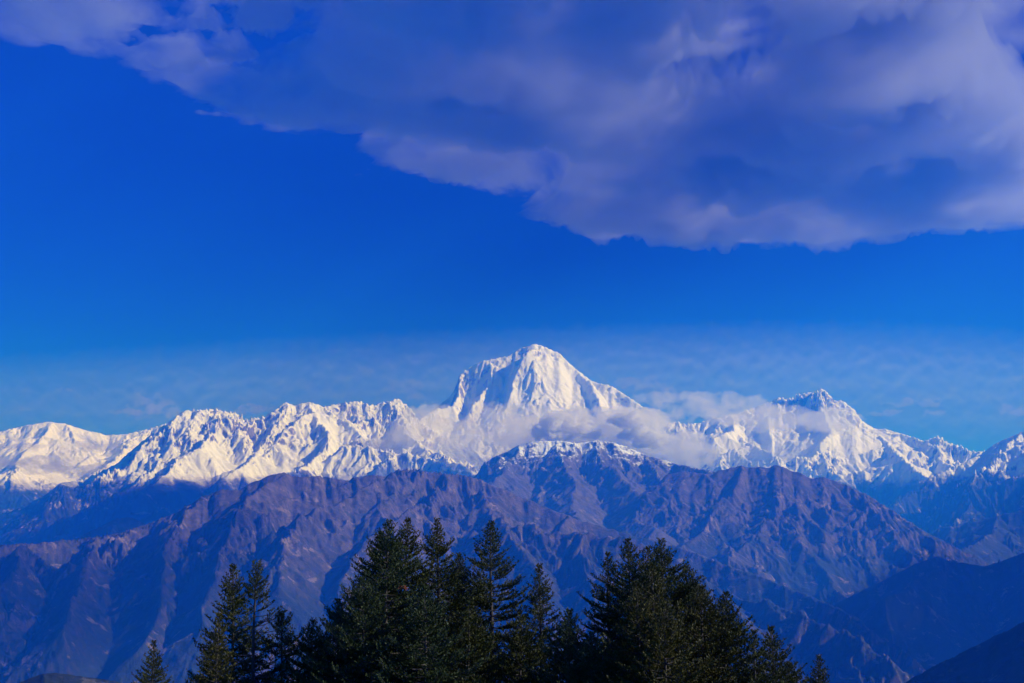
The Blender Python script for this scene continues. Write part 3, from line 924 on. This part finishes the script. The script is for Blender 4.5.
random.seed(5)
FIRS = [
    (154, 643, 72, 0.23, 'dark', 'small lone fir at the far left with only its tip showing', {}),
    (233, 567, 60, 0.25, 'dark', 'slender fir with spiky tip touching the flat topped fir', dict(sparse=0.12)),
    (257, 567, 58, 0.30, 'dark', 'sparse flat topped fir with bare grey trunk showing', dict(flat=1.1, bare=1.9, sparse=0.25)),
    (281, 614, 62, 0.42, 'dark', 'thin ragged fir right of the flat topped fir', dict(sparse=0.45, bare=2.0)),
    (313, 622, 57, 0.34, 'dark', 'short dark fir with three pronged tip in the gap left of the dense group', {}),
    (338, 602, 57, 0.34, 'blue', 'bushy low fir leaning on the left side of the dense group', {}),
    (381, 534, 61, 0.29, 'dark', 'fir with thin bare leader in the dense left group', {}),
    (389, 523, 57, 0.33, 'blue', 'broad dense fir at the front of the left group', dict(twig=1.1)),
    (408, 521, 59, 0.29, 'dark', 'tall pointed fir in the middle of the dense left group', {}),
    (437, 521, 60, 0.27, 'dark', 'tall fir with blunt layered tip right in the dense left group', dict(flat=0.35)),
    (459, 556, 62, 0.30, 'dark', 'fir half hidden behind the blunt tipped fir', {}),
    (491, 524, 61, 0.30, 'dark', 'tall open fir with needle sharp tip right of the dense left group', dict(sparse=0.1)),
    (539, 567, 60, 0.24, 'dark', 'narrow thin fir standing in the central gap', dict(sparse=0.15)),
    (569, 612, 55, 0.34, 'blue', 'low leafy fir with a bare spike leader in the central gap', {}),
    (592, 636, 54, 0.40, 'blue', 'lowest rounded fir at the left foot of the right group', {}),
    (608, 555, 62, 0.29, 'dark', 'open spindly fir at the left edge of the right group', dict(sparse=0.3, gap=1.25)),
    (628, 541, 61, 0.28, 'dark', 'tall dark fir with ragged tip in the right group', dict(sparse=0.1)),
    (636, 584, 54, 0.30, 'olive', 'yellow green fir in front of the ragged tipped fir', {}),
    (652, 566, 55, 0.28, 'olive', 'olive fir with straight pale leader before the domed fir', {}),
    (648, 549, 63, 0.30, 'dark', 'dark fir tip just left of the domed fir', {}),
    (661, 543, 60, 0.40, 'dark', 'broad domed fir topping the right group', dict(flat=0.5)),
    (686, 567, 61, 0.36, 'dark', 'dark fir on the right shoulder of the domed fir', {}),
    (702, 588, 58, 0.36, 'olive', 'olive green fir on the lower right slope of the right group', {}),
    (726, 594, 59, 0.33, 'dark', 'pointed fir near the right end of the right group', {}),
    (754, 633, 57, 0.22, 'dark', 'young fir with bare pole like leader at the right end', dict(sparse=0.2)),
    (771, 629, 60, 0.30, 'dark', 'slim pointed fir outlined against the blue slope at the right end', {}),
    (789, 665, 61, 0.36, 'dark', 'lowest fir at the right foot of the right group', {}),
    (819, 658, 66, 0.26, 'dark', 'small lone fir tip at the far right, apart from the others', {}),
    (424, 590, 54, 0.36, 'blue', 'bushy bluish fir low in front of the dense left group', {}),
    (470, 604, 56, 0.36, 'dark', 'dark filling fir low before the needle sharp fir', {}),
    (362, 580, 55, 0.36, 'blue', 'bluish fir low at the left front of the dense left group', {}),
    (522, 618, 57, 0.36, 'dark', 'squat fir between the needle sharp fir and the narrow fir', {}),
    (219, 616, 56, 0.19, 'olive', 'olive bush like fir at the foot of the slender fir', {}),
    (664, 606, 53, 0.38, 'olive', 'bushy olive fir lowest in front of the domed fir', {}),
]
for i, (px, py, r, sl, kind, label, kw) in enumerate(FIRS):
    tr = fir(px, py, r, sl, kind, label, 1000 + i * 13, **kw)
    if 'front of the left group' in label and 'broad' in label:
        # a dead orange sprig caught in the foliage
        rng = np.random.default_rng(77)
        c = np.array(pt(403, 588, 0.0555)) - np.array(tr.location)
        n = 44
        S = c + rng.uniform(-1, 1, (n, 3)) * np.array([0.17, 0.03, 0.035])
        Dn = nrm(rng.normal(0, 1, (n, 3)) + np.array([0, -0.5, 0.2])); sd = nrm(np.cross(Dn, rng.normal(0, 1, (n, 3))))
        V = np.stack([S - sd * 0.012, S + Dn * 0.06 + sd * 0.02, S + Dn * 0.12, S + Dn * 0.06 - sd * 0.02], 1).reshape(-1, 3)
        tag(mesh_obj('dead_sprig', V, np.arange(n * 4).reshape(n, 4), NEEDLES['rust'], tr, smooth=False), 'dead orange sprig among green needles')
